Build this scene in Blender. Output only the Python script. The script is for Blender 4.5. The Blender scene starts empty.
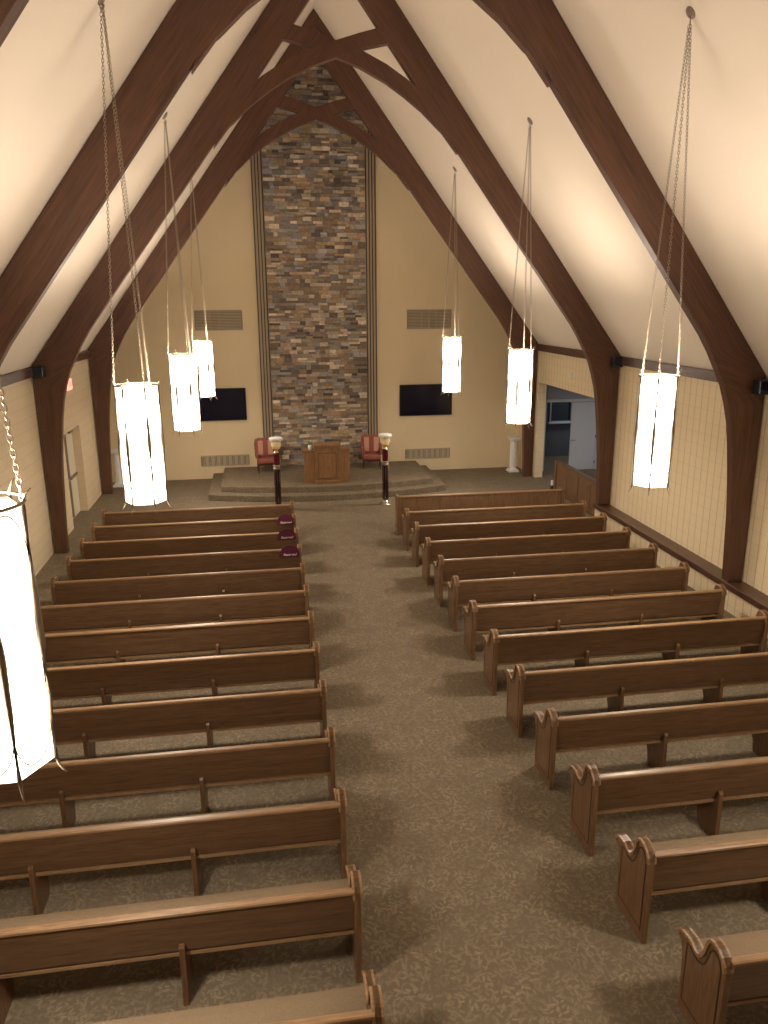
import bpy, bmesh, math, random
from mathutils import Vector, Matrix
random.seed(7)
COL = bpy.context.scene.collection
R = math.radians
XC = 1.80                      # centre line of the nave
XWL, XWR = -4.77, 8.37         # side wall faces
YG = 24.55                     # gable wall face

# ------------------------------------------------------------------ materials
def new_mat(name):
    m = bpy.data.materials.new(name); m.use_nodes = True
    nt = m.node_tree; b = nt.nodes['Principled BSDF']
    return m, nt, b
def N(nt, t, **kw):
    n = nt.nodes.new(t)
    for k, v in kw.items(): setattr(n, k, v)
    return n
def plain(name, col, rough=0.5, metal=0.0, noise=0.08, scale=20, bump=0.0, spec=0.5):
    m, nt, b = new_mat(name)
    tc = N(nt, 'ShaderNodeTexCoord'); no = N(nt, 'ShaderNodeTexNoise'); no.inputs['Scale'].default_value = scale
    no.inputs['Detail'].default_value = 4
    nt.links.new(tc.outputs['Object'], no.inputs['Vector'])
    mx = N(nt, 'ShaderNodeMixRGB'); mx.inputs[1].default_value = tuple(c*(1-noise) for c in col)+(1,)
    mx.inputs[2].default_value = tuple(min(1, c*(1+noise)) for c in col)+(1,)
    nt.links.new(no.outputs['Fac'], mx.inputs[0]); nt.links.new(mx.outputs[0], b.inputs['Base Color'])
    b.inputs['Roughness'].default_value = rough; b.inputs['Metallic'].default_value = metal
    b.inputs['Specular IOR Level'].default_value = spec
    if bump:
        bp = N(nt, 'ShaderNodeBump'); bp.inputs['Strength'].default_value = bump; bp.inputs['Distance'].default_value = .01
        nt.links.new(no.outputs['Fac'], bp.inputs['Height']); nt.links.new(bp.outputs[0], b.inputs['Normal'])
    return m
def wood(name, dark, light, scale=(1.2, 30, 30), rough=0.35, coat=0.2, rand=True, big=1.0):
    m, nt, b = new_mat(name)
    tc = N(nt, 'ShaderNodeTexCoord'); mp = N(nt, 'ShaderNodeMapping'); mp.inputs['Scale'].default_value = scale
    nt.links.new(tc.outputs['Object'], mp.inputs['Vector'])
    add = N(nt, 'ShaderNodeVectorMath', operation='ADD')
    oi = N(nt, 'ShaderNodeObjectInfo'); ml = N(nt, 'ShaderNodeMath', operation='MULTIPLY'); ml.inputs[1].default_value = 37.0 if rand else 0
    nt.links.new(oi.outputs['Random'], ml.inputs[0]); nt.links.new(mp.outputs[0], add.inputs[0]); nt.links.new(ml.outputs[0], add.inputs[1])
    n1 = N(nt, 'ShaderNodeTexNoise'); n1.inputs['Scale'].default_value = 1.0; n1.inputs['Detail'].default_value = 5; n1.inputs['Distortion'].default_value = 1.2
    nt.links.new(add.outputs[0], n1.inputs['Vector'])
    n2 = N(nt, 'ShaderNodeTexNoise'); n2.inputs['Scale'].default_value = 4.0; n2.inputs['Detail'].default_value = 3
    nt.links.new(add.outputs[0], n2.inputs['Vector'])
    mm = N(nt, 'ShaderNodeMath', operation='MULTIPLY_ADD'); mm.inputs[1].default_value = .55
    nt.links.new(n2.outputs['Fac'], mm.inputs[0])
    m3 = N(nt, 'ShaderNodeMath', operation='MULTIPLY'); m3.inputs[1].default_value = .55; nt.links.new(n1.outputs['Fac'], m3.inputs[0]); nt.links.new(m3.outputs[0], mm.inputs[2])
    cr = N(nt, 'ShaderNodeValToRGB'); cr.color_ramp.elements[0].position = .34; cr.color_ramp.elements[1].position = .74
    cr.color_ramp.elements[0].color = dark+(1,); cr.color_ramp.elements[1].color = light+(1,)
    nt.links.new(mm.outputs[0], cr.inputs['Fac']); nt.links.new(cr.outputs[0], b.inputs['Base Color'])
    b.inputs['Roughness'].default_value = rough
    b.inputs['Coat Weight'].default_value = coat; b.inputs['Coat Roughness'].default_value = .25
    bp = N(nt, 'ShaderNodeBump'); bp.inputs['Strength'].default_value = .12; bp.inputs['Distance'].default_value = .004
    nt.links.new(mm.outputs[0], bp.inputs['Height']); nt.links.new(bp.outputs[0], b.inputs['Normal'])
    return m

def beam_mat():
    m = wood('dark_glulam', (.048, .019, .010), (.135, .056, .030), (1, 1, 1), .42, .15)
    nt = m.node_tree; mp = next(x for x in nt.nodes if x.type == 'MAPPING'); tc = next(x for x in nt.nodes if x.type == 'TEX_COORD')
    sp = N(nt, 'ShaderNodeSeparateXYZ'); nt.links.new(tc.outputs['Object'], sp.inputs[0])
    def M2(op, a, b_=None, c=None):
        q = N(nt, 'ShaderNodeMath', operation=op)
        for i_, v in enumerate((a, b_, c)):
            if v is None: continue
            if isinstance(v, (int, float)): q.inputs[i_].default_value = v
            else: nt.links.new(v, q.inputs[i_])
        return q.outputs[0]
    ax = M2('ABSOLUTE', sp.outputs['X']); z_ = sp.outputs['Z']
    across = M2('ADD', M2('MULTIPLY', ax, .795), M2('MULTIPLY', z_, .606)); along = M2('SUBTRACT', M2('MULTIPLY', z_, .795), M2('MULTIPLY', ax, .606))
    st = N(nt, 'ShaderNodeMapRange'); st.interpolation_type = 'SMOOTHSTEP'; st.inputs['From Min'].default_value = 3.6; st.inputs['From Max'].default_value = 4.6; nt.links.new(z_, st.inputs['Value'])
    t = st.outputs[0]; it = M2('SUBTRACT', 1.0, t)
    v = M2('ADD', M2('MULTIPLY', across, t), M2('MULTIPLY', ax, it)); u_ = M2('ADD', M2('MULTIPLY', along, t), M2('MULTIPLY', z_, it))
    cb = N(nt, 'ShaderNodeCombineXYZ'); nt.links.new(M2('MULTIPLY', v, 9.0), cb.inputs[0]); nt.links.new(M2('MULTIPLY', sp.outputs['Y'], 9.0), cb.inputs[1]); nt.links.new(M2('MULTIPLY', u_, .55), cb.inputs[2])
    nt.links.new(cb.outputs[0], mp.inputs['Vector'])
    return m
def carpet_mat():
    m, nt, b = new_mat('leaf_carpet')
    geo_ = N(nt, 'ShaderNodeNewGeometry'); s0 = N(nt, 'ShaderNodeSeparateXYZ'); nt.links.new(geo_.outputs['Position'], s0.inputs[0])
    yz = N(nt, 'ShaderNodeMath', operation='SUBTRACT'); nt.links.new(s0.outputs['Y'], yz.inputs[0]); nt.links.new(s0.outputs['Z'], yz.inputs[1])
    geo = N(nt, 'ShaderNodeCombineXYZ'); nt.links.new(s0.outputs['X'], geo.inputs[0]); nt.links.new(yz.outputs[0], geo.inputs[1])
    class G: outputs = {'Position': geo.outputs[0]}
    geo = G
    def leaves(scale, off, thr, length):
        ad = N(nt, 'ShaderNodeVectorMath', operation='ADD'); ad.inputs[1].default_value = off
        nt.links.new(geo.outputs['Position'], ad.inputs[0])
        sc = N(nt, 'ShaderNodeVectorMath', operation='MULTIPLY'); sc.inputs[1].default_value = (scale, scale, 0.0)
        nt.links.new(ad.outputs[0], sc.inputs[0])
        v = N(nt, 'ShaderNodeTexVoronoi'); v.voronoi_dimensions = '2D'; v.inputs['Scale'].default_value = 1.0
        nt.links.new(sc.outputs[0], v.inputs['Vector'])
        sb = N(nt, 'ShaderNodeVectorMath', operation='SUBTRACT'); nt.links.new(sc.outputs[0], sb.inputs[0]); nt.links.new(v.outputs['Position'], sb.inputs[1])
        sx = N(nt, 'ShaderNodeSeparateColor'); nt.links.new(v.outputs['Color'], sx.inputs[0])
        an = N(nt, 'ShaderNodeMath', operation='MULTIPLY'); an.inputs[1].default_value = 6.283; nt.links.new(sx.outputs[0], an.inputs[0])
        ro = N(nt, 'ShaderNodeVectorRotate'); ro.rotation_type = 'Z_AXIS'; nt.links.new(sb.outputs[0], ro.inputs['Vector']); nt.links.new(an.outputs[0], ro.inputs['Angle'])
        s2 = N(nt, 'ShaderNodeVectorMath', operation='MULTIPLY'); s2.inputs[1].default_value = (length, 1.0, 0); nt.links.new(ro.outputs[0], s2.inputs[0])
        le = N(nt, 'ShaderNodeVectorMath', operation='LENGTH'); nt.links.new(s2.outputs[0], le.inputs[0])
        mr = N(nt, 'ShaderNodeMapRange'); mr.inputs['From Min'].default_value = thr*.7; mr.inputs['From Max'].default_value = thr*1.25
        mr.inputs['To Min'].default_value = 1; mr.inputs['To Max'].default_value = 0
        nt.links.new(le.outputs['Value'], mr.inputs['Value'])
        w = N(nt, 'ShaderNodeMath', operation='MULTIPLY'); nt.links.new(mr.outputs[0], w.inputs[0])
        w2 = N(nt, 'ShaderNodeMapRange'); w2.inputs['To Min'].default_value = .35; nt.links.new(sx.outputs[1], w2.inputs['Value'])
        nt.links.new(w2.outputs[0], w.inputs[1])
        return w.outputs[0]
    outs = [leaves(12, (0, 0, 0), .42, 2.9), leaves(14, (3.3, 7.7, 0), .42, 3.0), leaves(17, (9.1, 2.2, 0), .42, 2.6)]
    mx = N(nt, 'ShaderNodeMath', operation='MAXIMUM'); nt.links.new(outs[0], mx.inputs[0]); nt.links.new(outs[1], mx.inputs[1])
    mx2 = N(nt, 'ShaderNodeMath', operation='MAXIMUM'); nt.links.new(mx.outputs[0], mx2.inputs[0]); nt.links.new(outs[2], mx2.inputs[1])
    pn = N(nt, 'ShaderNodeTexNoise'); pn.inputs['Scale'].default_value = 4.5; pn.inputs['Detail'].default_value = 3; nt.links.new(geo.outputs['Position'], pn.inputs['Vector'])
    pr = N(nt, 'ShaderNodeMapRange'); pr.inputs['From Min'].default_value = .35; pr.inputs['From Max'].default_value = .65; pr.inputs['To Min'].default_value = .25; nt.links.new(pn.outputs['Fac'], pr.inputs['Value'])
    mu = N(nt, 'ShaderNodeMath', operation='MULTIPLY'); nt.links.new(mx2.outputs[0], mu.inputs[0]); nt.links.new(pr.outputs[0], mu.inputs[1])
    c = N(nt, 'ShaderNodeMixRGB'); c.inputs[1].default_value = (.185, .146, .099, 1); c.inputs[2].default_value = (.320, .260, .180, 1)
    nt.links.new(mu.outputs[0], c.inputs[0])
    fn = N(nt, 'ShaderNodeTexNoise'); fn.inputs['Scale'].default_value = 130; nt.links.new(geo.outputs['Position'], fn.inputs['Vector'])
    c2 = N(nt, 'ShaderNodeMixRGB', blend_type='MULTIPLY'); c2.inputs[0].default_value = .55
    fr = N(nt, 'ShaderNodeValToRGB'); fr.color_ramp.elements[0].position = .3; fr.color_ramp.elements[1].position = .7
    fr.color_ramp.elements[0].color = (.55, .55, .55, 1)
    nt.links.new(fn.outputs['Fac'], fr.inputs[0]); nt.links.new(c.outputs[0], c2.inputs[1]); nt.links.new(fr.outputs[0], c2.inputs[2])
    nt.links.new(c2.outputs[0], b.inputs['Base Color'])
    b.inputs['Roughness'].default_value = .95; b.inputs['Specular IOR Level'].default_value = .15
    bp = N(nt, 'ShaderNodeBump'); bp.inputs['Strength'].default_value = .5; bp.inputs['Distance'].default_value = .006
    nt.links.new(fn.outputs['Fac'], bp.inputs['Height']); nt.links.new(bp.outputs[0], b.inputs['Normal'])
    return m

def block_mat(name, col, vline, hline):
    """painted blocks in stack bond; walls lie in the YZ plane"""
    m, nt, b = new_mat(name)
    geo = N(nt, 'ShaderNodeNewGeometry'); sp = N(nt, 'ShaderNodeSeparateXYZ'); nt.links.new(geo.outputs['Position'], sp.inputs[0])
    def groove(out, size, off, depth, wid=.013):
        a = N(nt, 'ShaderNodeMath', operation='ADD'); a.inputs[1].default_value = off+100*size; nt.links.new(out, a.inputs[0])
        mo = N(nt, 'ShaderNodeMath', operation='MODULO'); mo.inputs[1].default_value = size; nt.links.new(a.outputs[0], mo.inputs[0])
        s = N(nt, 'ShaderNodeMath', operation='SUBTRACT'); s.inputs[1].default_value = size/2; nt.links.new(mo.outputs[0], s.inputs[0])
        ab = N(nt, 'ShaderNodeMath', operation='ABSOLUTE'); nt.links.new(s.outputs[0], ab.inputs[0])
        mr = N(nt, 'ShaderNodeMapRange'); mr.inputs['From Min'].default_value = wid*.4; mr.inputs['From Max'].default_value = wid
        mr.inputs['To Min'].default_value = depth; mr.inputs['To Max'].default_value = 0
        nt.links.new(ab.outputs[0], mr.inputs['Value']); return mr.outputs[0]
    g1 = groove(sp.outputs['Y'], .222, .03, vline); g2 = groove(sp.outputs['Z'], .232, .0, hline)
    mx = N(nt, 'ShaderNodeMath', operation='MAXIMUM'); nt.links.new(g1, mx.inputs[0]); nt.links.new(g2, mx.inputs[1])
    c = N(nt, 'ShaderNodeMixRGB'); c.inputs[1].default_value = col+(1,); c.inputs[2].default_value = (col[0]*.42, col[1]*.38, col[2]*.33, 1)
    nt.links.new(mx.outputs[0], c.inputs[0]); nt.links.new(c.outputs[0], b.inputs['Base Color'])
    no = N(nt, 'ShaderNodeTexNoise'); no.inputs['Scale'].default_value = 25; no.inputs['Detail'].default_value = 5; nt.links.new(geo.outputs['Position'], no.inputs['Vector'])
    su = N(nt, 'ShaderNodeMath', operation='MULTIPLY_ADD'); su.inputs[1].default_value = -1.6; nt.links.new(mx.outputs[0], su.inputs[0]); nt.links.new(no.outputs['Fac'], su.inputs[2])
    bp = N(nt, 'ShaderNodeBump'); bp.inputs['Strength'].default_value = .35; bp.inputs['Distance'].default_value = .006
    nt.links.new(su.outputs[0], bp.inputs['Height']); nt.links.new(bp.outputs[0], b.inputs['Normal'])
    b.inputs['Roughness'].default_value = .6; b.inputs['Specular IOR Level'].default_value = .3
    return m
def stone_mat():
    m, nt, b = new_mat('ledge_stone')
    at = N(nt, 'ShaderNodeAttribute'); at.attribute_name = 'stone_color'
    geo = N(nt, 'ShaderNodeNewGeometry')
    no = N(nt, 'ShaderNodeTexNoise'); no.inputs['Scale'].default_value = 14; no.inputs['Detail'].default_value = 6; nt.links.new(geo.outputs['Position'], no.inputs['Vector'])
    cr = N(nt, 'ShaderNodeValToRGB'); cr.color_ramp.elements[0].position = .3; cr.color_ramp.elements[1].position = .75
    cr.color_ramp.elements[0].color = (.72, .71, .70, 1); cr.color_ramp.elements[1].color = (1.2, 1.18, 1.15, 1)
    nt.links.new(no.outputs['Fac'], cr.inputs[0])
    mx = N(nt, 'ShaderNodeMixRGB', blend_type='MULTIPLY'); mx.inputs[0].default_value = 1
    nt.links.new(at.outputs['Color'], mx.inputs[1]); nt.links.new(cr.outputs[0], mx.inputs[2]); nt.links.new(mx.outputs[0], b.inputs['Base Color'])
    bp = N(nt, 'ShaderNodeBump'); bp.inputs['Strength'].default_value = .5; bp.inputs['Distance'].default_value = .015
    nt.links.new(no.outputs['Fac'], bp.inputs['Height']); nt.links.new(bp.outputs[0], b.inputs['Normal'])
    b.inputs['Roughness'].default_value = .85
    return m
def glow_mat(strength=14.0):
    m, nt, b = new_mat('lit_diffuser')
    tc = N(nt, 'ShaderNodeTexCoord'); sp = N(nt, 'ShaderNodeSeparateXYZ'); nt.links.new(tc.outputs['Object'], sp.inputs[0])
    cr = N(nt, 'ShaderNodeValToRGB')
    mr = N(nt, 'ShaderNodeMapRange'); mr.inputs['From Min'].default_value = 0; mr.inputs['From Max'].default_value = 1.46; nt.links.new(sp.outputs['Z'], mr.inputs['Value'])
    e = cr.color_ramp.elements; e[0].position = 0; e[0].color = (.25,)*3+(1,); e[1].position = 1; e[1].color = (.2,)*3+(1,)
    for p, v in ((.10, .6), (.24, 1.5), (.42, .9), (.51, .13), (.57, .13), (.68, 1.0), (.82, 1.4), (.93, .35)):
        x = e.new(p); x.color = (v,)*3+(1,)
    nt.links.new(mr.outputs[0], cr.inputs[0])
    mu = N(nt, 'ShaderNodeMath', operation='MULTIPLY'); mu.inputs[1].default_value = strength; nt.links.new(cr.outputs[0], mu.inputs[0])
    b.inputs['Base Color'].default_value = (.85, .82, .78, 1)
    b.inputs['Emission Color'].default_value = (1.0, .88, .73, 1)
    nt.links.new(mu.outputs[0], b.inputs['Emission Strength'])
    return m

GLOW = 5.5
M = {}
M['carpet'] = carpet_mat()
M['block_r'] = block_mat('painted_block_right', (.76, .63, .42), .6, .14)
M['block_l'] = block_mat('painted_block_left', (.74, .61, .42), .06, .20)  # joint contrast differs per wall, standing in for how light catches the joints
M['plaster'] = plain('cream_plaster', (.68, .555, .355), .8, noise=.03, scale=2)
M['ceiling'] = plain('ceiling_paint', (.80, .71, .59), .85, noise=.02, scale=1.5)
M['beam'] = beam_mat()
M['beam_h'] = wood('dark_timber', (.038, .016, .009), (.115, .050, .028), (14, .8, 14), .4, .2)
M['oak'] = wood('oak_long', (.080, .041, .020), (.200, .112, .058), (1.3, 22, 22), .33, .3)
M['oak_v'] = wood('oak_upright', (.092, .046, .022), (.228, .126, .063), (22, 22, 1.6), .33, .3)
M['oak_cap_lit'] = wood('oak_cap_lit', (.19, .105, .05), (.36, .22, .115), (2, 18, 18), .42, .15)  # paler oak: light falling on rails and caps put into the colour
M['oak_support'] = wood('oak_support', (.085, .042, .018), (.21, .11, .052), (22, 22, 1.6), .4, .15)
M['oak_dark'] = plain('oak_groove', (.04, .018, .008), .5)
M['podium'] = wood('podium_oak', (.15, .07, .028), (.30, .155, .065), (14, 14, 1.6), .35, .3)
M['cushion'] = plain('tan_upholstery', (.235, .175, .115), .95, noise=.18, scale=60, bump=.4, spec=.1)
M['stone'] = stone_mat()
M['bronze'] = plain('dark_bronze', (.045, .032, .022), .5)
M['tanstrip'] = plain('tan_strip', (.46, .36, .24), .6)
M['black'] = plain('black_plastic', (.012, .012, .014), .45)
M['screen'] = plain('glossy_screen', (.004, .005, .018), .12, noise=0)
M['metal'] = plain('aged_nickel', (.30, .24, .18), .5, metal=.6)
M['metal_bright'] = plain('silver_brass', (.62, .56, .48), .25, metal=.9)
M['brass'] = plain('brass', (.75, .56, .28), .28, metal=.9)
M['chain'] = plain('chain_nickel', (.35, .29, .22), .4, metal=.8)
M['glow'] = glow_mat(GLOW)
M['white'] = plain('white_paint', (.78, .77, .76), .5, noise=.03)
M['grille'] = plain('grille_paint', (.40, .335, .23), .55, noise=.05)
M['grille_dark'] = plain('grille_back', (.15, .12, .085), .8)
M['maroon'] = plain('maroon_felt', (.085, .006, .028), .8, noise=.15, scale=50)
M['maroon_gloss'] = plain('maroon_gloss', (.085, .008, .014), .18, noise=.1, scale=10)
M['black_gloss'] = plain('black_gloss', (.02, .008, .010), .15)
M['letter'] = plain('white_letter', (.85, .75, .78), .6)
M['rose'] = plain('rose_fabric', (.25, .075, .058), .8, noise=.2, scale=30)
M['rose_light'] = plain('rose_stripe', (.50, .27, .19), .8, noise=.15, scale=30)
M['chair_wood'] = plain('mahogany', (.06, .014, .012), .3)
M['cream_glass'] = plain('cream_glass', (.88, .74, .46), .25, noise=.05, scale=8)
M['greywall'] = plain('grey_paint', (.33, .34, .36), .7, noise=.04, scale=3)
M['greydoor'] = plain('grey_door', (.55, .57, .60), .5, noise=.03, scale=3)
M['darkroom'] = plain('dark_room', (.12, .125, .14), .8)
M['pane'] = plain('dark_pane', (.03, .035, .04), .1, noise=0)
M['creamdoor'] = plain('cream_door', (.72, .66, .52), .45, noise=.02)
M['green'] = plain('leaf_green', (.10, .22, .06), .6)
m_, nt_, b_ = new_mat('exit_glow'); b_.inputs['Base Color'].default_value = (.9, .2, .15, 1); b_.inputs['Emission Color'].default_value = (1, .10, .06, 1); b_.inputs['Emission Strength'].default_value = 1.6
b_.inputs['Emission Strength'].default_value = .9; b_.inputs['Emission Color'].default_value = (1, .28, .20, 1); M['exit'] = m_

# ------------------------------------------------------------------ mesh helpers
class MB:
    def __init__(s): s.bm = bmesh.new()
    def box(s, x0, x1, y0, y1, z0, z1, bev=0, seg=1):
        r = bmesh.ops.create_cube(s.bm, size=1)['verts']
        for v in r: v.co = Vector(((x0+x1)/2+v.co.x*(x1-x0), (y0+y1)/2+v.co.y*(y1-y0), (z0+z1)/2+v.co.z*(z1-z0)))
        if bev:
            es = {e for v in r for e in v.link_edges}
            bmesh.ops.bevel(s.bm, geom=list(es), offset=bev, segments=seg, profile=.5, affect='EDGES')
        return s
    def prism(s, pts, axis, a, b, bev=0, seg=1):
        """polygon pts extruded along axis 'x','y' or 'z' between a and b"""
        f = {'x': lambda p, t: (t, p[0], p[1]), 'y': lambda p, t: (p[0], t, p[1]), 'z': lambda p, t: (p[0], p[1], t)}[axis]
        v0 = [s.bm.verts.new(f(p, a)) for p in pts]; v1 = [s.bm.verts.new(f(p, b)) for p in pts]
        fa = s.bm.faces.new(v0); fb = s.bm.faces.new(v1); n = len(pts); fs = [fa, fb]
        for i in range(n): fs.append(s.bm.faces.new((v0[i], v0[(i+1) % n], v1[(i+1) % n], v1[i])))
        bmesh.ops.recalc_face_normals(s.bm, faces=fs)
        if bev:
            es = list(fa.edges)+list(fb.edges)
            bmesh.ops.bevel(s.bm, geom=es, offset=bev, segments=seg, profile=.5, affect='EDGES')
        return s
    def strip(s, pts, w, axis, a, b, closed=False):
        """band of width w (offset downwards/inwards) along pts in a plane, extruded"""
        off = offset(pts, w, closed)
        n = len(pts); rng = range(n if closed else n-1)
        if not closed: return s.prism(list(pts)+off[::-1], axis, a, b, .003)
        for i in rng:
            j = (i+1) % n
            q = [pts[i], pts[j], off[j], off[i]]
            s.prism(q, axis, a, b)
        bmesh.ops.remove_doubles(s.bm, verts=s.bm.verts, dist=1e-5)
        return s
    def tube(s, pts, r, seg=8, cap=True, radii=None):
        pts = [Vector(p) for p in pts]; rings = []
        up = Vector((0, 0, 1))
        for i, p in enumerate(pts):
            d = (pts[min(i+1, len(pts)-1)]-pts[max(i-1, 0)]).normalized()
            a = d.cross(up)
            if a.length < 1e-3: a = d.cross(Vector((1, 0, 0)))
            a.normalize(); c = d.cross(a)
            rr = radii[i] if radii else r
            rings.append([s.bm.verts.new(p+a*math.cos(2*math.pi*k/seg)*rr+c*math.sin(2*math.pi*k/seg)*rr) for k in range(seg)])
        for i in range(len(rings)-1):
            for k in range(seg):
                s.bm.faces.new((rings[i][k], rings[i][(k+1) % seg], rings[i+1][(k+1) % seg], rings[i+1][k]))
        if cap:
            s.bm.faces.new(rings[0][::-1]); s.bm.faces.new(rings[-1])
        return s
    def lathe(s, prof, seg=32, cx=0, cy=0, phase=0):
        rings = []
        for r, z in prof:
            r = max(r, 1e-4)
            rings.append([s.bm.verts.new((cx+r*math.cos(2*math.pi*k/seg+phase), cy+r*math.sin(2*math.pi*k/seg+phase), z)) for k in range(seg)])
        for i in range(len(rings)-1):
            for k in range(seg):
                s.bm.faces.new((rings[i][k], rings[i][(k+1) % seg], rings[i+1][(k+1) % seg], rings[i+1][k]))
        s.bm.faces.new(rings[0][::-1]); s.bm.faces.new(rings[-1])
        return s
    def torus(s, c, ax, rx, ry, r, maj=12, mn=5):
        """link: ellipse rx (along u) ry (along v); ax = (u,v) unit vectors"""
        u, v = Vector(ax[0]), Vector(ax[1]); n = u.cross(v); c = Vector(c); rings = []
        for i in range(maj):
            t = 2*math.pi*i/maj
            p = c+u*rx*math.cos(t)+v*ry*math.sin(t); rad = (u*math.cos(t)*ry+v*math.sin(t)*rx).normalized()
            rings.append([s.bm.verts.new(p+rad*r*math.cos(2*math.pi*k/mn)+n*r*math.sin(2*math.pi*k/mn)) for k in range(mn)])
        for i in range(maj):
            for k in range(mn):
                s.bm.faces.new((rings[i][k], rings[i][(k+1) % mn], rings[(i+1) % maj][(k+1) % mn], rings[(i+1) % maj][k]))
        return s
    def build(s, name, mat, parent=None, smooth=False, recalc=True):
        if recalc: bmesh.ops.recalc_face_normals(s.bm, faces=s.bm.faces)
        me = bpy.data.meshes.new(name); s.bm.to_mesh(me); s.bm.free()
        me.materials.append(mat)
        if smooth:
            for p in me.polygons: p.use_smooth = True
            if smooth != 'all':
                me.set_sharp_from_angle(angle=R(35))
        o = bpy.data.objects.new(name, me); COL.objects.link(o)
        if parent: o.parent = parent
        return o
def offset(pts, w, closed=False):
    out = []; n = len(pts)
    for i in range(n):
        a = Vector(pts[i-1] if (i > 0 or closed) else pts[i]); b = Vector(pts[(i+1) % n] if (i < n-1 or closed) else pts[i])
        d = (b-a).normalized(); out.append((pts[i][0]+d.y*w, pts[i][1]-d.x*w))
    return out
def tag(o, label=None, cat=None, group=None, kind=None):
    if label: o['label'] = label
    if cat: o['category'] = cat
    if group: o['group'] = group
    if kind: o['kind'] = kind
    return o
def empty(name, loc, rz=0):
    o = bpy.data.objects.new(name, None); COL.objects.link(o); o.location = loc; o.rotation_euler = (0, 0, rz); o.empty_display_size = .1
    return o
def children(o, reg={}):
    return [c for c in bpy.data.objects if c.parent == o]
def copy_tree(o, parent=None):
    kids = children(o)
    c = o.copy(); COL.objects.link(c)
    if parent: c.parent = parent
    for k in kids: copy_tree(k, c)
    return c
def struct(o): o['kind'] = 'structure'; return o

# ------------------------------------------------------------------ room shell
Y0 = -4.0; EAVE = 4.12; HW = 6.57; SL = 1.322; APEX = EAVE+HW*SL
struct(MB().box(XWL-.4, 13.2, Y0-.2, 30.2, -.15, 0).build('floor', M['carpet']))
# left wall with a shallow door recess
b = MB(); b.box(XWL-.25, XWL, Y0, 19.45, 0, EAVE+.05); b.box(XWL-.25, XWL, 21.17, YG, 0, EAVE+.05); b.box(XWL-.25, XWL, 19.45, 21.17, 2.33, EAVE+.05)
struct(b.build('wall_left', M['block_l']))
# right wall: opening to the side hall
b = MB(); b.box(XWR, XWR+.25, Y0, 17.62, 0, EAVE+.05); b.box(XWR, XWR+.25, 22.85, YG, 0, EAVE+.05); b.box(XWR, XWR+.25, 17.62, 22.85, 2.98, EAVE+.05)
struct(b.build('wall_right', M['block_r']))
b = MB(); b.prism([(XWL-.25, 0), (XWR+.25, 0), (XWR+.25, EAVE), (XC, APEX+.2), (XWL-.25, EAVE)], 'y', YG, YG+.2)
struct(b.build('wall_altar', M['plaster']))
b = MB(); b.prism([(XWL-.25, 0), (XWR+.25, 0), (XWR+.25, EAVE), (XC, APEX+.2), (XWL-.25, EAVE)], 'y', Y0-.2, Y0)
struct(b.build('wall_back', M['plaster']))
b = MB(); z = lambda h: EAVE+(HW-h)*SL
b.prism([(XC-7.1, z(7.1)), (XC, APEX), (XC+7.1, z(7.1)), (XC+7.1, z(7.1)+.3), (XC, APEX+.3), (XC-7.1, z(7.1)+.3)], 'y', Y0-.2, YG+.2)
struct(b.build('ceiling', M['ceiling']))
# low block plinth with timber ledge along the right wall
b = MB(); b.box(8.06, XWR, Y0, 17.62, 0, .46); struct(b.build('wall_plinth', M['block_r']))
b = MB(); b.box(8.01, XWR, Y0, 17.62, .46, .52, .008)
b.box(8.00, 8.05, Y0, 17.62, .42, .535, .008); struct(b.build('trim_1', M['beam_h']))
# eave timbers
n = 2
FR = [23.0, 17.4, 11.92, 6.4]; FT = .18
for side in (-1, 1):
    for y0, y1 in ((23.18, YG), (17.58, 23.0), (12.1, 17.4), (6.58, 11.92), (Y0, 6.4)):
        xw = XWL if side < 0 else XWR
        x0, x1 = (xw, xw+.10) if side < 0 else (xw-.10, xw)
        struct(MB().box(x0, x1, y0, y1, 3.93, 4.12, .006).build('trim_%d' % n, M['beam_h'])); n += 1
# base moulding of altar wall
# fins beside the stone
for side in (-1, 1):
    xa = XC+side*1.49
    g = lambda t: xa+side*t
    b = MB(); b.box(min(g(0), g(.34)), max(g(0), g(.34)), YG-.05, YG, .34, 10.2); struct(b.build('trim_%d' % n, M['tanstrip'])); n += 1
    for t in (.03, .125, .215, .31):
        b = MB(); b.box(min(g(t-.014), g(t+.014)), max(g(t-.014), g(t+.014)), YG-.085, YG-.05, .34, 10.2)
        struct(b.build('trim_%d' % n, M['bronze'])); n += 1
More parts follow.
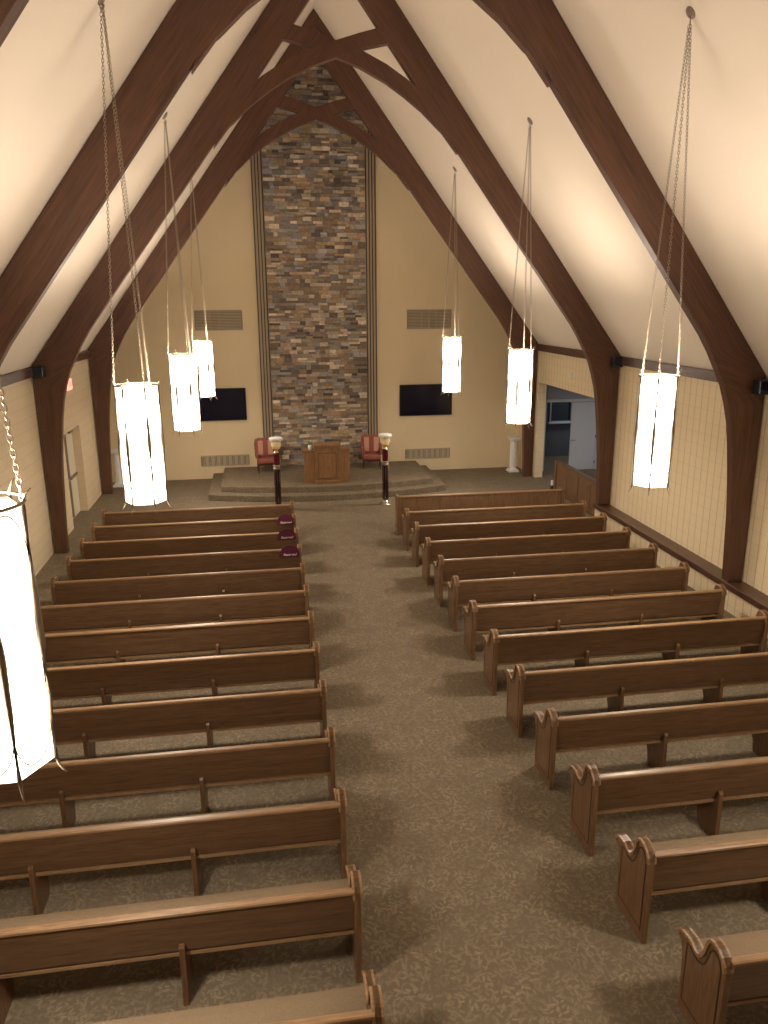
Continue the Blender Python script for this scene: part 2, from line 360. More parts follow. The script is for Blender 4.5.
# stone facing, one stone after another in courses
def stone_wall():
    bm = bmesh.new(); cl = bm.loops.layers.color.new('stone_color')
    pal = [(.50, .42, .32), (.46, .40, .33), (.44, .41, .38), (.56, .50, .42), (.38, .34, .31), (.50, .41, .29), (.42, .35, .29), (.47, .45, .43), (.33, .28, .25), (.41, .40, .41), (.60, .54, .46), (.46, .36, .28)]
    zz = .34
    def block(x0, x1, z0, z1, d):
        r = bmesh.ops.create_cube(bm, size=1)['verts']; g = .004
        for v in r:
            jx, jz, jy = random.uniform(-.006, .006), random.uniform(-.006, .006), random.uniform(-.012, .012)
            v.co = Vector(((x0+g if v.co.x < 0 else x1-g)+jx, (YG-d+jy if v.co.y < 0 else YG), (z0+g if v.co.z < 0 else z1-g)+jz))
        c = random.choice(pal); k = random.uniform(1.05, 1.5); m_ = sum(c)/3; c = tuple(min(1, (q*.72+m_*.28)*k*1.08) for q in c)+(1,)
        for f in {f for v in r for f in v.link_faces}:
            for l in f.loops: l[cl] = c
    while zz < 12.6:
        h = random.choice((.08, .10, .12, .14)); hw = min(1.49, (APEX-zz-h)/SL)
        if hw < .12: break
        x = XC-hw
        while x < XC+hw-.02:
            w = random.uniform(.12, .36)
            if XC+hw-(x+w) < .14: w = XC+hw-x
            if h > .11 and random.random() < .45:
                k = random.uniform(.4, .6)
                block(x, x+w, zz, zz+h*k, random.uniform(.10, .14)); block(x, x+w, zz+h*k, zz+h, random.uniform(.10, .14))
            else: block(x, x+w, zz, zz+h, random.uniform(.10, .14))
            x += w
        zz += h
    me = bpy.data.meshes.new('wall_stone'); bm.to_mesh(me); bm.free(); me.materials.append(M['stone'])
    o = bpy.data.objects.new('wall_stone', me); COL.objects.link(o); struct(o)
stone_wall()
struct(MB().prism([(XC-1.49, .34), (XC+1.49, .34), (XC+1.49, 10.75), (XC, 12.7), (XC-1.49, 10.75)], 'y', YG-.075, YG-.001).build('wall_mortar', plain('mortar', (.24, .20, .16), .9)))

# ------------------------------------------------------------------ timber arches
def arch(y, label, zr):
    t = empty('timber_arch', (XC, y, 0))
    inner = [(0, 11.84), (2.58, 8.43), (5.32, 4.84), (5.50, 4.56), (5.66, 4.27), (5.80, 4.0), (5.90, 3.72), (5.99, 3.40), (6.06, 3.0), (6.11, 2.6), (6.155, 2.2), (6.195, 1.7), (6.22, 1.2), (6.25, .6), (6.265, 0)]
    for sd in (-1, 1):
        zb = 0 if sd < 0 else zr
        pts = [(0, APEX-.012), (6.525, 4.12+.045*SL-.012), (6.53, 3.9), (6.53, zb)]+[p for p in inner[::-1] if p[1] >= zb]
        if zb: pts.insert(4, (6.255, zb))
        pts = [(sd*p[0], p[1]) for p in pts]
        MB().prism(pts, 'y', 0, FT, .004).build('rafter_leg', M['beam'], t)
        # curved brace that runs past the crossing to the other rafter
        bot = [(2.54, 8.46), (2.15, 8.86), (1.72, 9.24), (1.36, 9.50), (1.03, 9.71), (.47, 9.99), (0, 10.15), (-.48, 10.31), (-1.16, 10.46)]
        top = [(-1.13, 10.78), (-.85, 10.71), (-.48, 10.61), (0, 10.46), (.49, 10.31), (1.03, 10.06), (1.5, 9.77), (1.9, 9.46), (2.2, 9.1)]
        nb = []                                     # stepped laminations on the under-side
        for i, p in enumerate(bot):
            if 1 <= i <= 4:
                nb.append((p[0]+.045, p[1]-.045+.02)); nb.append((p[0]-.005, p[1]+.01))
            elif i == 0: nb.append((p[0]+.005, p[1]-.05))
            else: nb.append(p)
        pts = [(sd*p[0], p[1]) for p in nb+top]
        e = .004 if sd < 0 else .008
        MB().prism(pts, 'y', e, FT-e, .003).build('brace', M['beam'], t)
    tag(t, label, 'arch', 'dark laminated timber arches')
    return t
labs = {23.0: 'dark brown timber arch nearest the altar wall, in front of the stone facing',
        17.4: 'second dark timber arch from the altar wall, with crossed braces in front of the peak',
        11.92: 'third dark timber arch from the altar wall, its right leg beside the near right pendant',
        6.4: 'nearest dark timber arch, only a rafter corner showing at upper left'}
for y in FR: arch(y, labs[y], .54 if y < 20 else 0)

# speakers
def speaker(x, y, z, label, sd):
    t = empty('speaker', (x, y, z))
    MB().box(-.12, .12, -.18, 0, -.12, .12, .014, 2).build('cabinet', M['black'], t)
    MB().box(-.10, .10, -.188, -.178, -.10, .10, .004).build('grille', M['screen'], t)
    MB().box(-.02, .02, 0, .04, -.03, .03).build('bracket', M['black'], t)
    tag(t, label, 'speaker', 'small black speakers at the eaves')
speaker(XC+6.40, 17.36, 4.0, 'small black speaker on the second arch leg right of the aisle, above the pews', 1)
speaker(XC+6.38, 11.88, 4.0, 'small black speaker at the right picture edge on the third arch', 1)
speaker(XC-6.38, 17.36, 4.02, 'small black speaker on the left leg of the second arch', -1)

# ------------------------------------------------------------------ pendant lanterns
RL = .243; ZB = 3.03; HL = 1.45
def make_pendant():
    t = empty('pendant_lantern', (0, 0, 0))       # origin: bottom centre of the lantern
    hexa = [(RL*math.cos(R(60*k)), RL*math.sin(R(60*k))) for k in range(6)]
    # diffuser: six-sided open cylinder with wall thickness
    b = MB(); bm = b.bm
    ring = lambda r, z: [bm.verts.new((r*math.cos(R(60*k)), r*math.sin(R(60*k)), z)) for k in range(6)]
    a0, a1, a2, a3 = ring(RL, .02), ring(RL, HL-.03), ring(RL-.012, HL-.03), ring(RL-.012, .02)
    for p, q in ((a0, a1), (a1, a2), (a2, a3), (a3, a0)):
        for k in range(6): bm.faces.new((p[k], p[(k+1) % 6], q[(k+1) % 6], q[k]))
    b.build('diffuser', M['glow'], t)
    MB().prism([(x*.94, y*.94) for x, y in hexa], 'z', .018, .03).build('bottom_panel', M['glow'], t)
    la = bpy.data.lights.new('floor_fill', 'AREA'); la.shape = 'DISK'; la.size = .40; la.energy = 30; la.color = (1.0, .86, .70)  # extra light added under the lantern to brighten the floor
    lo = bpy.data.objects.new('floor_fill', la); COL.objects.link(lo); lo.parent = t; lo.location = (0, 0, .012)
    la = bpy.data.lights.new('uplight', 'AREA'); la.shape = 'DISK'; la.size = .34; la.energy = 34; la.color = (1.0, .86, .72)
    lo = bpy.data.objects.new('uplight', la); COL.objects.link(lo); lo.parent = t; lo.location = (0, 0, HL-.16); lo.rotation_euler = (math.pi, 0, 0)
    # frame: rings, six ribs with flared feet and tips, gothic wire arcs
    fb = MB(); fb.torus((0, 0, HL-.01), ((1, 0, 0), (0, 1, 0)), RL+.012, RL+.012, .009, 36, 6)
    fr = fb.build('top_ring', M['metal'], t, smooth='all')
    for k in range(6):
        c, s = math.cos(R(60*k)), math.sin(R(60*k)); rb = MB()
        prof = [(RL+.055, -.075, .003), (RL+.035, -.055, .005), (RL+.018, -.02, .007), (RL+.009, .03, .012), (RL+.010, .4, .017), (RL+.012, .7, .020), (RL+.010, 1.0, .016), (RL+.009, HL-.05, .012), (RL+.012, HL, .007), (RL+.03, HL+.035, .005), (RL+.055, HL+.06, .003)]
        rb.tube([(c*p[0], s*p[0], p[1]) for p in prof], .008, 6, True, [p[2] for p in prof])
        rb.build('rib', M['metal'], t, smooth='all')
        # arcs over the face between rib k and k+1
        c2, s2 = math.cos(R(60*k+60)), math.sin(R(60*k+60)); P = Vector((c*RL, s*RL, 0)); Q = Vector((c2*RL, s2*RL, 0)); out = (P+Q).normalized()*.004
        for zb, hh in ((HL-.30, .25), (.06, .20)):
            ab = MB()
            for A, B in ((P, Q), (Q, P)):
                pp = []
                for i in range(9):
                    u = i/8; xx = .5*(1-math.cos(u*math.pi/2)) ; zz = math.sin(u*math.pi/2)*hh
                    if zb < .5: zz = hh-zz
                    pp.append(A+(B-A)*xx+out+Vector((0, 0, zb+zz)))
                ab.tube(pp, .004, 5)
            ab.build('wire_arc', M['metal'], t, smooth='all')
    # three chains up to the hook
    zc = 8.50-ZB
    for k in range(3):
        a = R(120*k+60); A = Vector(((RL+.01)*math.cos(a), (RL+.01)*math.sin(a), HL)); B = Vector((.012*math.cos(a), .012*math.sin(a), zc-.07))
        d = B-A; L = d.length; d.normalize(); s = Vector((0, 0, 1)).cross(d).normalized(); s2 = d.cross(s)
        nl = int(L/.036); cb = MB()
        for i in range(nl):
            sv = s if i % 2 else s2
            cb.torus(A+d*(L*(i+.5)/nl), (d, sv), .024, .0125, .0032, 10, 4)
        cb.build('chain', M['chain'], t, smooth='all')
    # hook and canopy on the slope
    hk = MB(); hk.tube([(0, 0, zc-.08), (.012, 0, zc-.055), (-.01, 0, zc-.03), (0, 0, zc+.02)], .008, 6); hk.torus((0, 0, zc-.08), ((1, 0, 0), (0, 0, 1)), .022, .022, .005, 12, 5)
    hk.build('hook', M['chain'], t, smooth='all')
    cn = MB(); cn.lathe([(.075, .0), (.07, -.014), (.045, -.024), (.018, -.034), (.0, -.036)], 24)
    cn.build('canopy', M['metal'], t, smooth=True)
    return t
proto = make_pendant()
spots = [(5.02, 9.33, 'lit pendant lantern nearest on the right, in front of the second bay of block wall'),
         (5.03, 14.81, 'middle lit pendant lantern on the right, in front of the side hall doorway'),
         (5.01, 20.35, 'small far lit pendant lantern on the right, overlapping the right wall screen'),
         (-1.46, 20.9, 'small far lit pendant lantern on the left, overlapping the left wall screen'),
         (-1.44, 15.15, 'lit pendant lantern second from the altar on the left side'),
         (-1.47, 9.6, 'large lit pendant lantern on the left, hanging above the front left pews'),
         (-1.44, 3.92, 'largest lit pendant lantern, cut off by the left edge of the picture'),
         (5.02, 3.8, 'lit pendant lantern nearest the balcony on the right side')]
for i, (x, y, lab) in enumerate(spots):
    o = proto if i == 0 else copy_tree(proto)
    o.location = (x, y, ZB if not (y > 20.5) else ZB-.03)
    tag(o, lab, 'pendant light', 'hexagonal pendant lanterns on chains')
    if 'nearest on the right' in lab or 'largest' in lab: turn = R(60)
    else: turn = 0
    o.rotation_euler = (0, 0, turn)
    for c in children(o):
        if c.name.startswith('canopy'):
            sd = 1 if x > XC else -1
            zc = APEX-SL*abs(x-XC)
            c.location = (0, 0, zc-o.location.z+.005); c.rotation_euler = (Matrix.Rotation(-turn, 3, 'Z') @ Matrix.Rotation(sd*math.atan(SL), 3, 'Y')).to_euler()

# ------------------------------------------------------------------ pews
EP = [(-.16, 0), (-.165, .82), (-.155, .875), (-.12, .92), (-.07, .948), (-.01, .955), (.035, .94), (.063, .90), (.08, .845), (.097, .785), (.12, .73), (.155, .69), (.195, .685), (.23, .70), (.27, .714), (.375, .703), (.42, .68), (.445, .645), (.442, .605), (.405, .58), (.378, .53), (.362, .46), (.35, 0)]
def pew_end(parent, x0, sd):
    """sd: outward direction of the end's outer face"""
    T = .05
    a, c = (x0, x0+T)
    e = MB().prism(EP, 'x', a, c, .004).build('end_panel', M['oak_v'], parent)
    top = EP[1:18]
    MB().strip(top, .028, 'x', a-.016, c+.016).build('cap_moulding', M['oak_cap_lit'], e)
    xo = c if sd > 0 else a
    # raised field with an S-shaped upper edge
    up = [(-.105, .80), (-.075, .855), (-.03, .875), (.0, .86), (.02, .82), (.04, .75), (.065, .68), (.105, .632), (.155, .612), (.205, .612), (.25, .634), (.30, .64)]
    fld = [(-.105, .12)]+up+[(.30, .12)]
    MB().prism(fld, 'x', min(xo, xo+sd*.002), max(xo, xo+sd*.002), 0).build('raised_field', M['oak_v'], e)
    MB().strip(fld, -.014, 'x', min(xo, xo+sd*.004), max(xo, xo+sd*.004), closed=True).build('groove', M['oak_dark'], e)
def make_pew(L):
    t = empty('pew', (0, 0, 0))                    # origin: left end on the floor, row reference line
    pew_end(t, 0, -1); pew_end(t, L-.05, 1)
    MB().prism([(-.08, .475), (-.05, .475), (-.115, .885), (-.148, .885)], 'x', .05, L-.05).build('backrest', M['oak'], t)
    MB().prism([(-.16, .872), (-.16, .893), (-.15, .903), (-.108, .903), (-.098, .893), (-.098, .872)], 'x', .05, L-.05).build('top_rail', M['oak_cap_lit'], t)
    MB().prism([(-.075, .42), (.41, .445), (.425, .455), (.425, .475), (.41, .485), (-.075, .45)], 'x', .05, L-.05).build('seat_board', M['oak_cap_lit'], t)
    MB().prism([(-.045, .452), (.34, .483), (.42, .488), (.44, .508), (.432, .53), (.34, .548), (-.045, .505)], 'x', .055, L-.055, 0).build('seat_cushion', M['cushion'], t)
    MB().prism([(-.055, .48), (-.03, .48), (-.09, .84), (-.113, .84)], 'x', .06, L-.06).build('back_cushion', M['cushion'], t)
    for k in (1, 2):
        x = L*k/3
        MB().prism([(-.15, 0), (-.145, .55), (-.13, .575), (-.115, .575), (-.085, .46), (-.075, .42), (.33, .43), (.30, .30), (.22, .16), (.19, 0)], 'x', x-.022, x+.022, .003).build('support', M['oak_support'], t)
    return t
ORD = ['front', 'second', 'third', 'fourth', 'fifth', 'sixth', 'seventh', 'eighth', 'ninth', 'tenth', 'eleventh', 'twelfth', 'thirteenth']
S = 1.1137; YP = 17.513
XLL, XLR, XRL, XRR = -3.645, .59, 3.035, 7.21
pl = make_pew(XLR-XLL)
for i in range(13):
    o = pl if i == 0 else copy_tree(pl)
    o.location = (XLL, YP-S*i, 0)
    extra = {0: ', nearest the altar steps', 1: ', first with a maroon marker', 2: ', middle one with a maroon marker', 3: ', last with a maroon marker', 12: ', nearest the viewer'}.get(i, '')
    tag(o, 'oak pew left of the aisle, %s row from altar%s' % (ORD[i], extra), 'pew', 'oak pews left of the aisle')
pr = make_pew(XRR-XRL)
for i in range(1, 13):
    o = pr if i == 1 else copy_tree(pr)
    o.location = (XRL, YP-S*i, 0)
    extra = {1: ', just behind it', 12: ', nearest the viewer'}.get(i, '')
    tag(o, 'oak pew right of the aisle, %s row counting the screen%s' % (ORD[i], extra), 'pew', 'oak pews right of the aisle')
# front screen, right block
t = empty('front_screen', (XRL, 17.5, 0))
LW = XRR-XRL-.04
MB().box(0, .07, -.06, .26, 0, .95, .008).build('end_panel', M['oak_v'], t)
MB().box(LW-.07, LW, -.06, .26, 0, .95, .008).build('end_panel', M['oak_v'], t)
MB().box(.07, LW-.07, 0, .04, .06, .91).build('back_panel', M['oak_v'], t)
MB().box(.065, LW-.065, -.035, .075, .91, .945, .008).build('top_rail', M['oak_cap_lit'], t)
MB().box(.07, LW-.07, -.012, .052, 0, .10, .004).build('base_rail', M['oak_v'], t)
tag(t, 'upright oak front screen ahead of the right block of pews', 'screen')

# reserved markers
def text_mesh(body, size, mat, parent, loc, name='lettering', shear=0.3, depth=.002, rot=(R(90), 0, 0)):
    cu = bpy.data.curves.new(name, 'FONT'); cu.body = body; cu.size = size; cu.shear = shear; cu.extrude = depth; cu.align_x = 'CENTER'; cu.align_y = 'CENTER'
    o = bpy.data.objects.new(name+'_tmp', cu); COL.objects.link(o)
    bpy.context.view_layer.update()
    me = bpy.data.meshes.new_from_object(o.evaluated_get(bpy.context.evaluated_depsgraph_get()))
    bpy.data.objects.remove(o); me.materials.clear(); me.materials.append(mat)
    q = bpy.data.objects.new(name, me); COL.objects.link(q); q.parent = parent; q.location = loc; q.rotation_euler = rot
    return q
def marker():
    t = empty('reserved_marker', (0, 0, 0))
    arc = [(.185*math.cos(R(a)), .02+.175*math.sin(R(a))) for a in range(0, 181, 12)]
    MB().prism([(-.185, -.04), (.185, -.04)]+arc, 'y', -.012, .0, .003).build('cloth_dome', M['maroon'], t)
    MB().box(-.12, .12, 0, .075, .115, .121).build('saddle_strap', M['maroon'], t)
    text_mesh('Reserved', .064, M['letter'], t, (0, -.0145, .012))
    return t
mk = marker()
for i in (1, 2, 3):
    o = mk if i == 1 else copy_tree(mk)
    o.location = (.375+(0.0 if i != 2 else -.015), YP-S*i-.168, .794)
    tag(o, {1: 'maroon reserved marker on the second left pew, farthest of the three', 2: 'maroon reserved marker on the third left pew, between the other two', 3: 'maroon reserved marker on the fourth left pew, nearest of the three'}[i], 'marker', 'maroon half-round reserved markers')

# ------------------------------------------------------------------ altar platform
t = empty('altar_platform', (0, 0, 0))
def step_outline(h, yc, ye):
    k = 14; pts = [(XC-h+2*h*i/k, yc+(ye-yc)*((2*i/k-1)**2)) for i in range(k+1)]
    return pts+[(XC+h, YG-.001), (XC-h, YG-.001)]
MB().prism(step_outline(3.43, 21.05, 21.70), 'z', .0, .17, .01).build('lower_step', M['carpet'], t)
MB().prism(step_outline(3.08, 21.42, 21.95), 'z', .17, .34, .01).build('upper_step', M['carpet'], t)
tag(t, 'carpeted altar platform with two curved steps below the stone', 'platform')

# pulpit
t = empty('pulpit', (1.755, 21.75, .34))
MB().box(-.65, -.36, .06, .50, 0, .93, .006).build('side_wing', M['podium'], t)
MB().box(.36, .65, .06, .50, 0, .93, .006).build('side_wing', M['podium'], t)
MB().box(-.67, -.33, .04, .52, .93, .96, .008).build('wing_top', M['podium'], t)
MB().box(.33, .67, .04, .52, .93, .96, .008).build('wing_top', M['podium'], t)
c = MB().box(-.36, .36, 0, .52, 0, 1.06, .006).build('centre_case', M['podium'], t)
MB().strip([(-.29, .12), (.29, .12), (.29, .92), (-.29, .92)], -.035, 'y', -.018, .001, closed=True).build('panel_moulding', M['podium'], c)
MB().strip([(-.262, .148), (.262, .148), (.262, .892), (-.262, .892)], -.014, 'y', -.006, .001, closed=True).build('groove', M['oak_dark'], c)
MB().box(-.25, .25, -.008, .001, .16, .88, .003).build('raised_panel', M['podium'], c)
MB().box(-.38, .38, -.025, .54, 0, .09, .01).build('plinth', M['podium'], c)
MB().prism([(-.03, 1.06), (-.03, 1.12), (.0, 1.20), (.50, 1.12), (.53, 1.06)], 'x', -.385, .385, .006).build('reading_desk', M['podium'], t)
tag(t, 'oak pulpit with a raised panel in the middle of the platform', 'pulpit')
# vase
t = empty('white_vase', (1.29, 22.0, 1.302))
MB().lathe([(.045, 0), (.062, .03), (.065, .08), (.05, .125), (.04, .135), (.032, .13), (.03, .06)], 20).build('vase_body', M['white'], t, smooth=True)
b = MB()
for k in range(9):
    a = k*2.4; r = .03+.05*random.random(); hgt = .18+.08*random.random()
    b.tube([(0, 0, .06), (r*.4*math.cos(a), r*.4*math.sin(a), hgt*.6), (r*math.cos(a), r*math.sin(a), hgt)], .004, 5, True, [.003, .004, .012])
b.build('stems', M['green'], t, smooth='all')
b = MB(); b.lathe([(.0, .2), (.022, .22), (.026, .245), (.0, .27)], 10, .01, 0); b.build('blossom', M['white'], t, smooth='all')
tag(t, 'small white vase with green stems on the left wing of the pulpit', 'vase')

# chairs
def make_chair():
    t = empty('armchair', (0, 0, 0))
    s = MB().box(-.26, .26, -.26, .24, .30, .46, .04, 3).build('seat', M['rose'], t, smooth=True)
    bk = MB().prism([(-.29, .40), (.29, .40), (.31, .80), (.29, .98), (.20, 1.02), (-.20, 1.02), (-.29, .98), (-.31, .80)], 'y', .17, .29, .03, 2).build('backrest', M['rose'], t, smooth=True)
    for x in (-.14, .14):
        MB().box(x-.07, x+.07, .158, .172, .50, .95, .006).build('stripe', M['rose_light'], bk)
    for sd in (-1, 1):
        a = MB().box(sd*.27-.035, sd*.27+.035, -.24, .22, .46, .64, .025, 2).build('armrest', M['rose'], t, smooth=True)
    for sx in (-1, 1):
        for y in (-.21, .20):
            b = MB(); b.tube([(sx*.24, y, 0), (sx*.235, y, .15), (sx*.225, y, .32)], .02, 8, True, [.014, .018, .028]); b.build('leg', M['chair_wood'], t, smooth=True)
    MB().box(-.24, .24, -.22, -.19, .24, .31, .005).build('apron', M['chair_wood'], t)
    return t
ch = make_chair(); ch.location = (3.30, 23.65, .343); ch.rotation_euler = (0, 0, R(-6))
ch.scale = (1.08, 1, 1.0); tag(ch, 'rose striped armchair on the platform right of the pulpit', 'armchair', 'rose armchairs on the platform')
c2 = copy_tree(ch); c2.location = (.04, 23.65, .343); c2.rotation_euler = (0, 0, R(5))
tag(c2, 'rose striped armchair on the platform left of the pulpit', 'armchair', 'rose armchairs on the platform')

# torchieres
def make_torch():
    t = empty('torchiere', (0, 0, 0))
    MB().lathe([(.165, 0), (.17, .02), (.14, .045), (.10, .06), (.11, .09), (.075, .12), (.075, .15)], 32).build('base', M['metal_bright'], t, smooth=True)
    MB().lathe([(.075, .15), (.085, .18), (.075, .2), (.075, 1.10), (.085, 1.13)], 24).build('column', M['black_gloss'], t, smooth=True)
    b = MB()
    for k in range(8):
        a = R(45*k); b.tube([(.078*math.cos(a), .078*math.sin(a), .2), (.078*math.cos(a), .078*math.sin(a), 1.1)], .007, 6)
    b.build('fluting', M['chair_wood'], t, smooth='all')
    MB().lathe([(.085, 1.10), (.10, 1.13), (.07, 1.16), (.10, 1.19), (.085, 1.22)], 24).build('collar', M['metal'], t, smooth=True)
    MB().lathe([(.078, 1.22), (.082, 1.26), (.08, 1.48), (.09, 1.52), (.07, 1.55)], 24).build('upper_column', M['maroon_gloss'], t, smooth=True)
    MB().lathe([(.07, 1.55), (.04, 1.585), (.04, 1.61), (.08, 1.64), (.11, 1.67), (.10, 1.69)], 24).build('neck', M['brass'], t, smooth=True)
    MB().lathe([(.06, 1.67), (.12, 1.70), (.14, 1.76), (.135, 1.84), (.17, 1.88), (.12, 1.885), (.10, 1.80), (.05, 1.74)], 32).build('bowl', M['cream_glass'], t, smooth=True)
    MB().lathe([(.135, 1.875), (.18, 1.885), (.185, 1.925), (.16, 1.95), (.08, 1.955), (.0, 1.958)], 32).build('dish', M['white'], t, smooth=True)
    for sd in (-1, 1):
        b = MB(); b.tube([(sd*.13, 0, 1.86), (sd*.175, 0, 1.83), (sd*.17, 0, 1.75), (sd*.12, 0, 1.70)], .008, 6); b.build('side_handle', M['brass'], t, smooth='all')
    return t
to = make_torch(); to.location = (3.22, 20.42, 0)
tag(to, 'maroon column lamp stand with pale bowl, right of the aisle head', 'lamp stand', 'column lamp stands before the platform')
t2 = copy_tree(to); t2.location = (.30, 20.42, 0)
tag(t2, 'maroon column lamp stand with pale bowl, left of the aisle head', 'lamp stand', 'column lamp stands before the platform')

# pedestals
def make_ped():
    t = empty('pedestal', (0, 0, 0))
    MB().box(-.17, .17, -.17, .17, 0, .06, .006).box(-.14, .14, -.14, .14, .06, .10, .006).build('base', M['white'], t)
    b = MB(); n_ = 48
    bm = b.bm; rings = []
    for z_, r in ((.10, .125), (.13, .105), (.55, .108), (1.0, .10), (1.03, .12)):
        rings.append([bm.verts.new(((r-(.008 if k % 4 in (0,) else 0))*math.cos(2*math.pi*k/n_), (r-(.008 if k % 4 in (0,) else 0))*math.sin(2*math.pi*k/n_), z_)) for k in range(n_)])
    for i in range(4):
        for k in range(n_): bm.faces.new((rings[i][k], rings[i][(k+1) % n_], rings[i+1][(k+1) % n_], rings[i+1][k]))
    b.build('fluted_shaft', M['white'], t)
    MB().box(-.14, .14, -.14, .14, 1.03, 1.08, .006).box(-.175, .175, -.175, .175, 1.08, 1.13, .006).build('capital', M['white'], t)
    return t
p1 = make_ped(); p1.location = (-4.42, 24.0, 0)
tag(p1, 'white fluted pedestal in the left corner beside the altar wall', 'pedestal', 'white pedestals in the corners')
p2 = copy_tree(p1); p2.location = (7.97, 23.85, 0)
tag(p2, 'white fluted pedestal in the right corner beside the altar wall', 'pedestal', 'white pedestals in the corners')

# wall screens
def make_tv():
    t = empty('wall_screen', (0, 0, 0))
    MB().box(-.86, .86, -.07, -.02, -.50, .50, .008).build('casing', M['black'], t)
    MB().box(-.84, .84, -.074, -.069, -.475, .48).build('display', M['screen'], t)
    MB().box(-.3, .3, -.02, 0, -.2, .2).build('bracket', M['black'], t)
    return t
tv = make_tv(); tv.location = (5.20, YG, 2.32); tag(tv, 'flat black wall screen to the right of the stone facing', 'screen', 'wall screens')
tv2 = copy_tree(tv); tv2.location = (-1.36, YG, 2.34); tag(tv2, 'flat black wall screen to the left of the stone facing', 'screen', 'wall screens')

# grilles
def make_grille(w, h, vertical, label, grp, loc):
    t = empty('air_grille', loc)
    MB().box(-w/2, w/2, -.008, 0, -h/2, h/2).build('backing', M['grille_dark'], t)
    MB().strip([(-w/2, -h/2), (w/2, -h/2), (w/2, h/2), (-w/2, h/2)], -.03, 'y', -.025, 0, closed=True).build('frame', M['grille'], t)
    b = MB()
    if vertical:
        n_ = 32
        for k in range(n_):
            x = -w/2+.03+(w-.06)*(k+.5)/n_
            wd = .013 if (k+1) % 4 else .032
            b.box(x-wd, x+wd, -.02, -.006, -h/2+.02, h/2-.02)
    else:
        n_ = 12
        for k in range(n_):
            z_ = -h/2+.03+(h-.06)*(k+.5)/n_
            b.prism([(-.022, z_-.016), (-.018, z_-.018), (-.006, z_+.010), (-.010, z_+.012)], 'x', -w/2+.02, w/2-.02)
        for x in (-w/6, w/6, 0): b.box(x-.012, x+.012, -.024, -.005, -h/2+.02, h/2-.02)
    b.build('slats', M['grille'], t)
    tag(t, label, 'vent', grp)
make_grille(1.42, .60, False, 'upper air grille with horizontal slats right of the stone', 'upper wall grilles', (5.29, YG, 4.84))
make_grille(1.42, .60, False, 'upper air grille with horizontal slats left of the stone', 'upper wall grilles', (-1.19, YG, 4.87))
make_grille(1.50, .34, True, 'low air grille with upright slats near the right of the platform', 'low wall grilles', (5.28, YG, .56))
make_grille(1.50, .34, True, 'low air grille with upright slats near the left of the platform', 'low wall grilles', (-1.24, YG, .57))

# ------------------------------------------------------------------ left double door
XD = XWL-.20
struct(MB().box(XD-.12, XD-.045, 19.40, 21.22, 0, 2.40).build('door_1', M['creamdoor']))
d = empty('double_door', (XD-.045, 20.31, 0))
lf = []
for y0, y1 in ((-.84, -.005), (.005, .84)):
    l = MB().box(0, .045, y0, y1, .01, 2.30, .003).build('door_leaf', M['creamdoor'], d)
    MB().box(.045, .10, y0+.06, y1-.06, 1.02, 1.09, .01).build('push_bar', M['metal'], l)
    yy = y1-.05 if y1 < .1 else y0+.05
    MB().box(.045, .075, yy-.018, yy+.018, .05, 2.25, .004).build('latch_rod', M['metal'], l)
    MB().box(.045, .11, (y0+y1)/2-.02, (y0+y1)/2+.28, 2.17, 2.25, .008).build('door_closer', M['metal'], l)
tag(d, 'cream double door with push bars recessed in the left wall', 'door')
e = empty('exit_sign', (XWL, 20.5, 3.44))
MB().box(0, .05, -.20, .20, -.13, .13, .006).build('housing', M['exit'], e)
text_mesh('EXIT', .19, M['letter'], e, (.053, 0, 0), 'lettering', 0, .002, (R(90), 0, R(90)))
tag(e, 'glowing red exit sign on the left wall above the double door', 'exit sign')
s_ = MB().box(0, .012, -.045, .045, -.06, .06, .003).build('switch_plate', M['white']); s_.location = (XWL, 22.35, 1.78)
tag(s_, 'white switch plate on the left wall between door and far arch leg', 'switch')
s_ = MB().box(-.03, 0, -.06, .06, -.09, .09, .006).build('wall_sensor', M['white']); s_.location = (XWR, 20.35, 3.38)
tag(s_, 'small white box high on the right wall above the side opening', 'sensor')

# ------------------------------------------------------------------ side hall on the right
YH = 23.7
b = MB(); b.box(XWR+.25, 8.95, YH, YH+.15, 0, 3.0); b.box(8.95, 10.72, YH, YH+.15, 2.28, 3.0); b.box(10.72, 13.0, YH, YH+.15, 0, 3.0)
struct(b.build('wall_hall', M['greywall']))
struct(MB().box(XWR+.25, 13.0, 17.0, 30, 3.0, 3.1).build('ceiling_hall', M['greywall']))
struct(MB().box(13.0, 13.1, 17.0, 30, 0, 3.1).build('wall_hall_side', M['greywall']))
struct(MB().box(XWR+.25, 13.0, 16.9, 17.0, 0, 3.1).build('wall_hall_near', M['greywall']))
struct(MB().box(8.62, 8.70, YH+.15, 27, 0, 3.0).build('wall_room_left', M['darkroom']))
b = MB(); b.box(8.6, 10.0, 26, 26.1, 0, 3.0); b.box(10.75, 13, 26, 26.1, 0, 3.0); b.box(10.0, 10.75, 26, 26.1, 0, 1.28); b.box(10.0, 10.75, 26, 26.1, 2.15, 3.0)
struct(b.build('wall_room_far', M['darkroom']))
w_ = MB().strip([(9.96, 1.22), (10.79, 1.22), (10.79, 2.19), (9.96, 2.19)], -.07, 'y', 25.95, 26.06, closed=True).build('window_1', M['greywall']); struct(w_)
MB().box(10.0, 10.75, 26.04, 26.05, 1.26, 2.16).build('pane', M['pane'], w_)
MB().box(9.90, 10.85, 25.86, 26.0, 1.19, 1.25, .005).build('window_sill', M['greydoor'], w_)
b = MB(); b.box(8.90, 8.97, YH-.02, YH+.17, 0, 2.32); b.box(10.70, 10.78, YH-.02, YH+.17, 0, 2.32); b.box(8.90, 10.78, YH-.02, YH+.17, 2.24, 2.33)
struct(b.build('trim_%d' % n, M['greydoor'])); n += 1
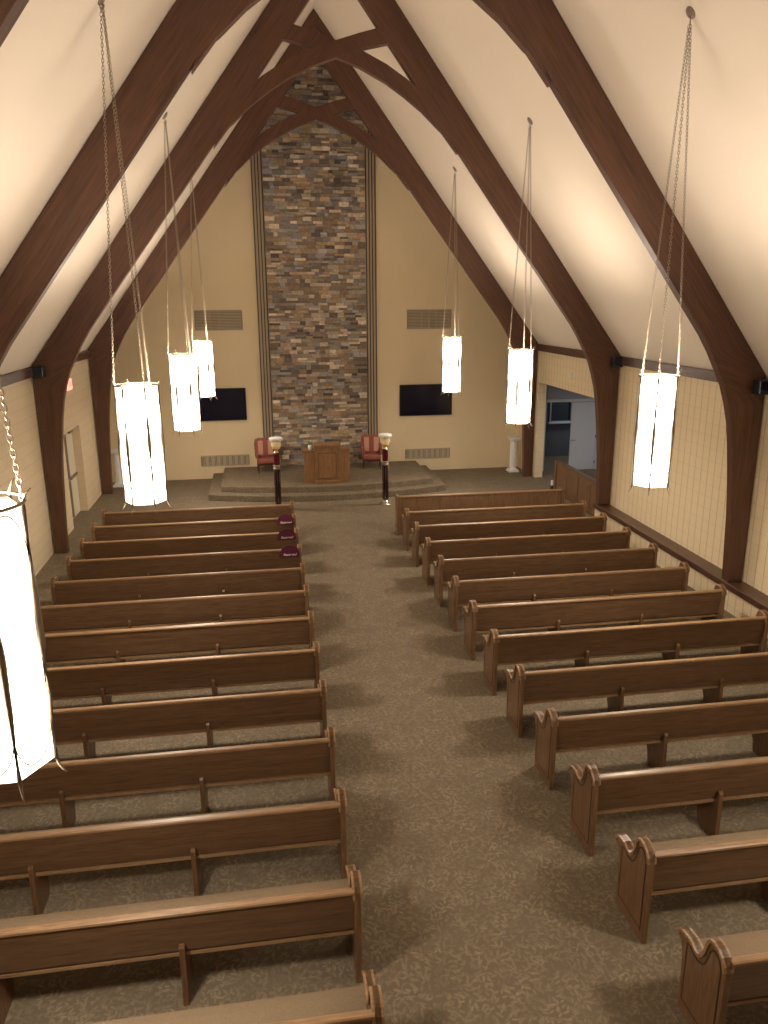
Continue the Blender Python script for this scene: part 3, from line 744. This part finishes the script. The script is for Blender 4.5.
def leaf(loc, rz, label, sd):
    t = empty('hall_door', loc, rz)
    MB().box(min(0, sd*.865), max(0, sd*.865), 0, .045, .01, 2.22, .003).build('door_leaf', M['greydoor'], t)
    for z_ in (.25, 1.1, 1.98): MB().box(-.012, .012, -.012, .012, z_-.05, z_+.05).build('hinge', M['black'], t)
    MB().tube([(sd*.80, -.05, 1.0), (sd*.80, 0, 1.0)], .018, 8).tube([(sd*.80, -.05, 1.0), (sd*.70, -.05, 1.0)], .01, 8).build('handle', M['metal'], t)
    tag(t, label, 'door')
leaf((10.69, YH-.02, 0), 0, 'closed grey door leaf in the side hall doorway on the right', -1)
leaf((9.03, YH+.20, 0), R(80), 'open door leaf at the left of the dark side hall doorway', 1)
la = bpy.data.lights.new('hall_fill', 'AREA'); la.shape = 'RECTANGLE'; la.size = 1.1; la.size_y = .5; la.energy = 15; la.color = (.93, .95, 1.0)  # unseen light added under the hall ceiling to brighten the hall
lo = bpy.data.objects.new('hall_fill', la); COL.objects.link(lo); lo.location = (10.6, 20.6, 2.96)
la = bpy.data.lights.new('room_fill', 'AREA'); la.shape = 'RECTANGLE'; la.size = .6; la.size_y = .6; la.energy = 9; la.color = (.9, .93, 1.0)  # unseen light added to lift the room behind the doorway
lo = bpy.data.objects.new('room_fill', la); COL.objects.link(lo); lo.location = (11.4, 25.0, 2.9)
# half wall
t = empty('panelled_half_wall', (XWR-.06, 17.62, 0))
MB().box(0, .12, 0, 3.27, 0, .87).build('core', M['oak_v'], t)
MB().box(-.03, .15, 0, 3.29, .87, .91, .006).build('cap_rail', M['oak'], t)
for k in range(4):
    y0 = .05+k*.81
    MB().box(-.014, .001, y0, y0+.72, .12, .80, .006).build('raised_panel', M['oak_v'], t)
MB().box(-.02, 0, 0, 3.27, 0, .09, .003).build('base_board', M['oak'], t)
MB().box(-.035, .155, 3.25, 3.37, 0, .93, .006).build('end_post', M['oak_v'], t)
tag(t, 'low oak half wall with panels across the side hall opening', 'half wall')
t = empty('small_bottle', (8.27, 21.10, 0))
MB().lathe([(.045, 0), (.048, .01), (.045, .13), (.03, .16)], 16).build('bottle_body', M['black'], t, smooth=True)
MB().lathe([(.035, .16), (.038, .19), (.034, .30), (.018, .31)], 16).build('bottle_top', M['white'], t, smooth=True)
tag(t, 'small dark bottle with a white top at the foot of the half wall', 'bottle')

# ------------------------------------------------------------------ camera, world, view
cam = bpy.data.cameras.new('camera'); co = bpy.data.objects.new('camera', cam); COL.objects.link(co)
F = 775.0; yaw, pitch, roll = 0.154371, 0.266444, -0.006231
cam.sensor_fit = 'HORIZONTAL'; cam.sensor_width = 36; cam.lens = 36*F/768; cam.clip_start = .05
f = Vector((math.sin(yaw)*math.cos(pitch), math.cos(yaw)*math.cos(pitch), -math.sin(pitch)))
r = Vector((math.cos(yaw), -math.sin(yaw), 0)); u = r.cross(f)
r2 = r*math.cos(roll)+u*math.sin(roll); u2 = -r*math.sin(roll)+u*math.cos(roll)
co.matrix_world = Matrix(((r2.x, u2.x, -f.x, 0), (r2.y, u2.y, -f.y, 0), (r2.z, u2.z, -f.z, 5.4157), (0, 0, 0, 1)))
sc = bpy.context.scene; sc.camera = co
w = bpy.data.worlds.new('night'); sc.world = w; w.use_nodes = True
w.node_tree.nodes['Background'].inputs[0].default_value = (.02, .025, .04, 1); w.node_tree.nodes['Background'].inputs[1].default_value = .2
sc.view_settings.view_transform = 'Standard'; sc.view_settings.look = 'None'; sc.view_settings.exposure = 1.32; sc.view_settings.gamma = 1
sc.view_settings.use_curve_mapping = False
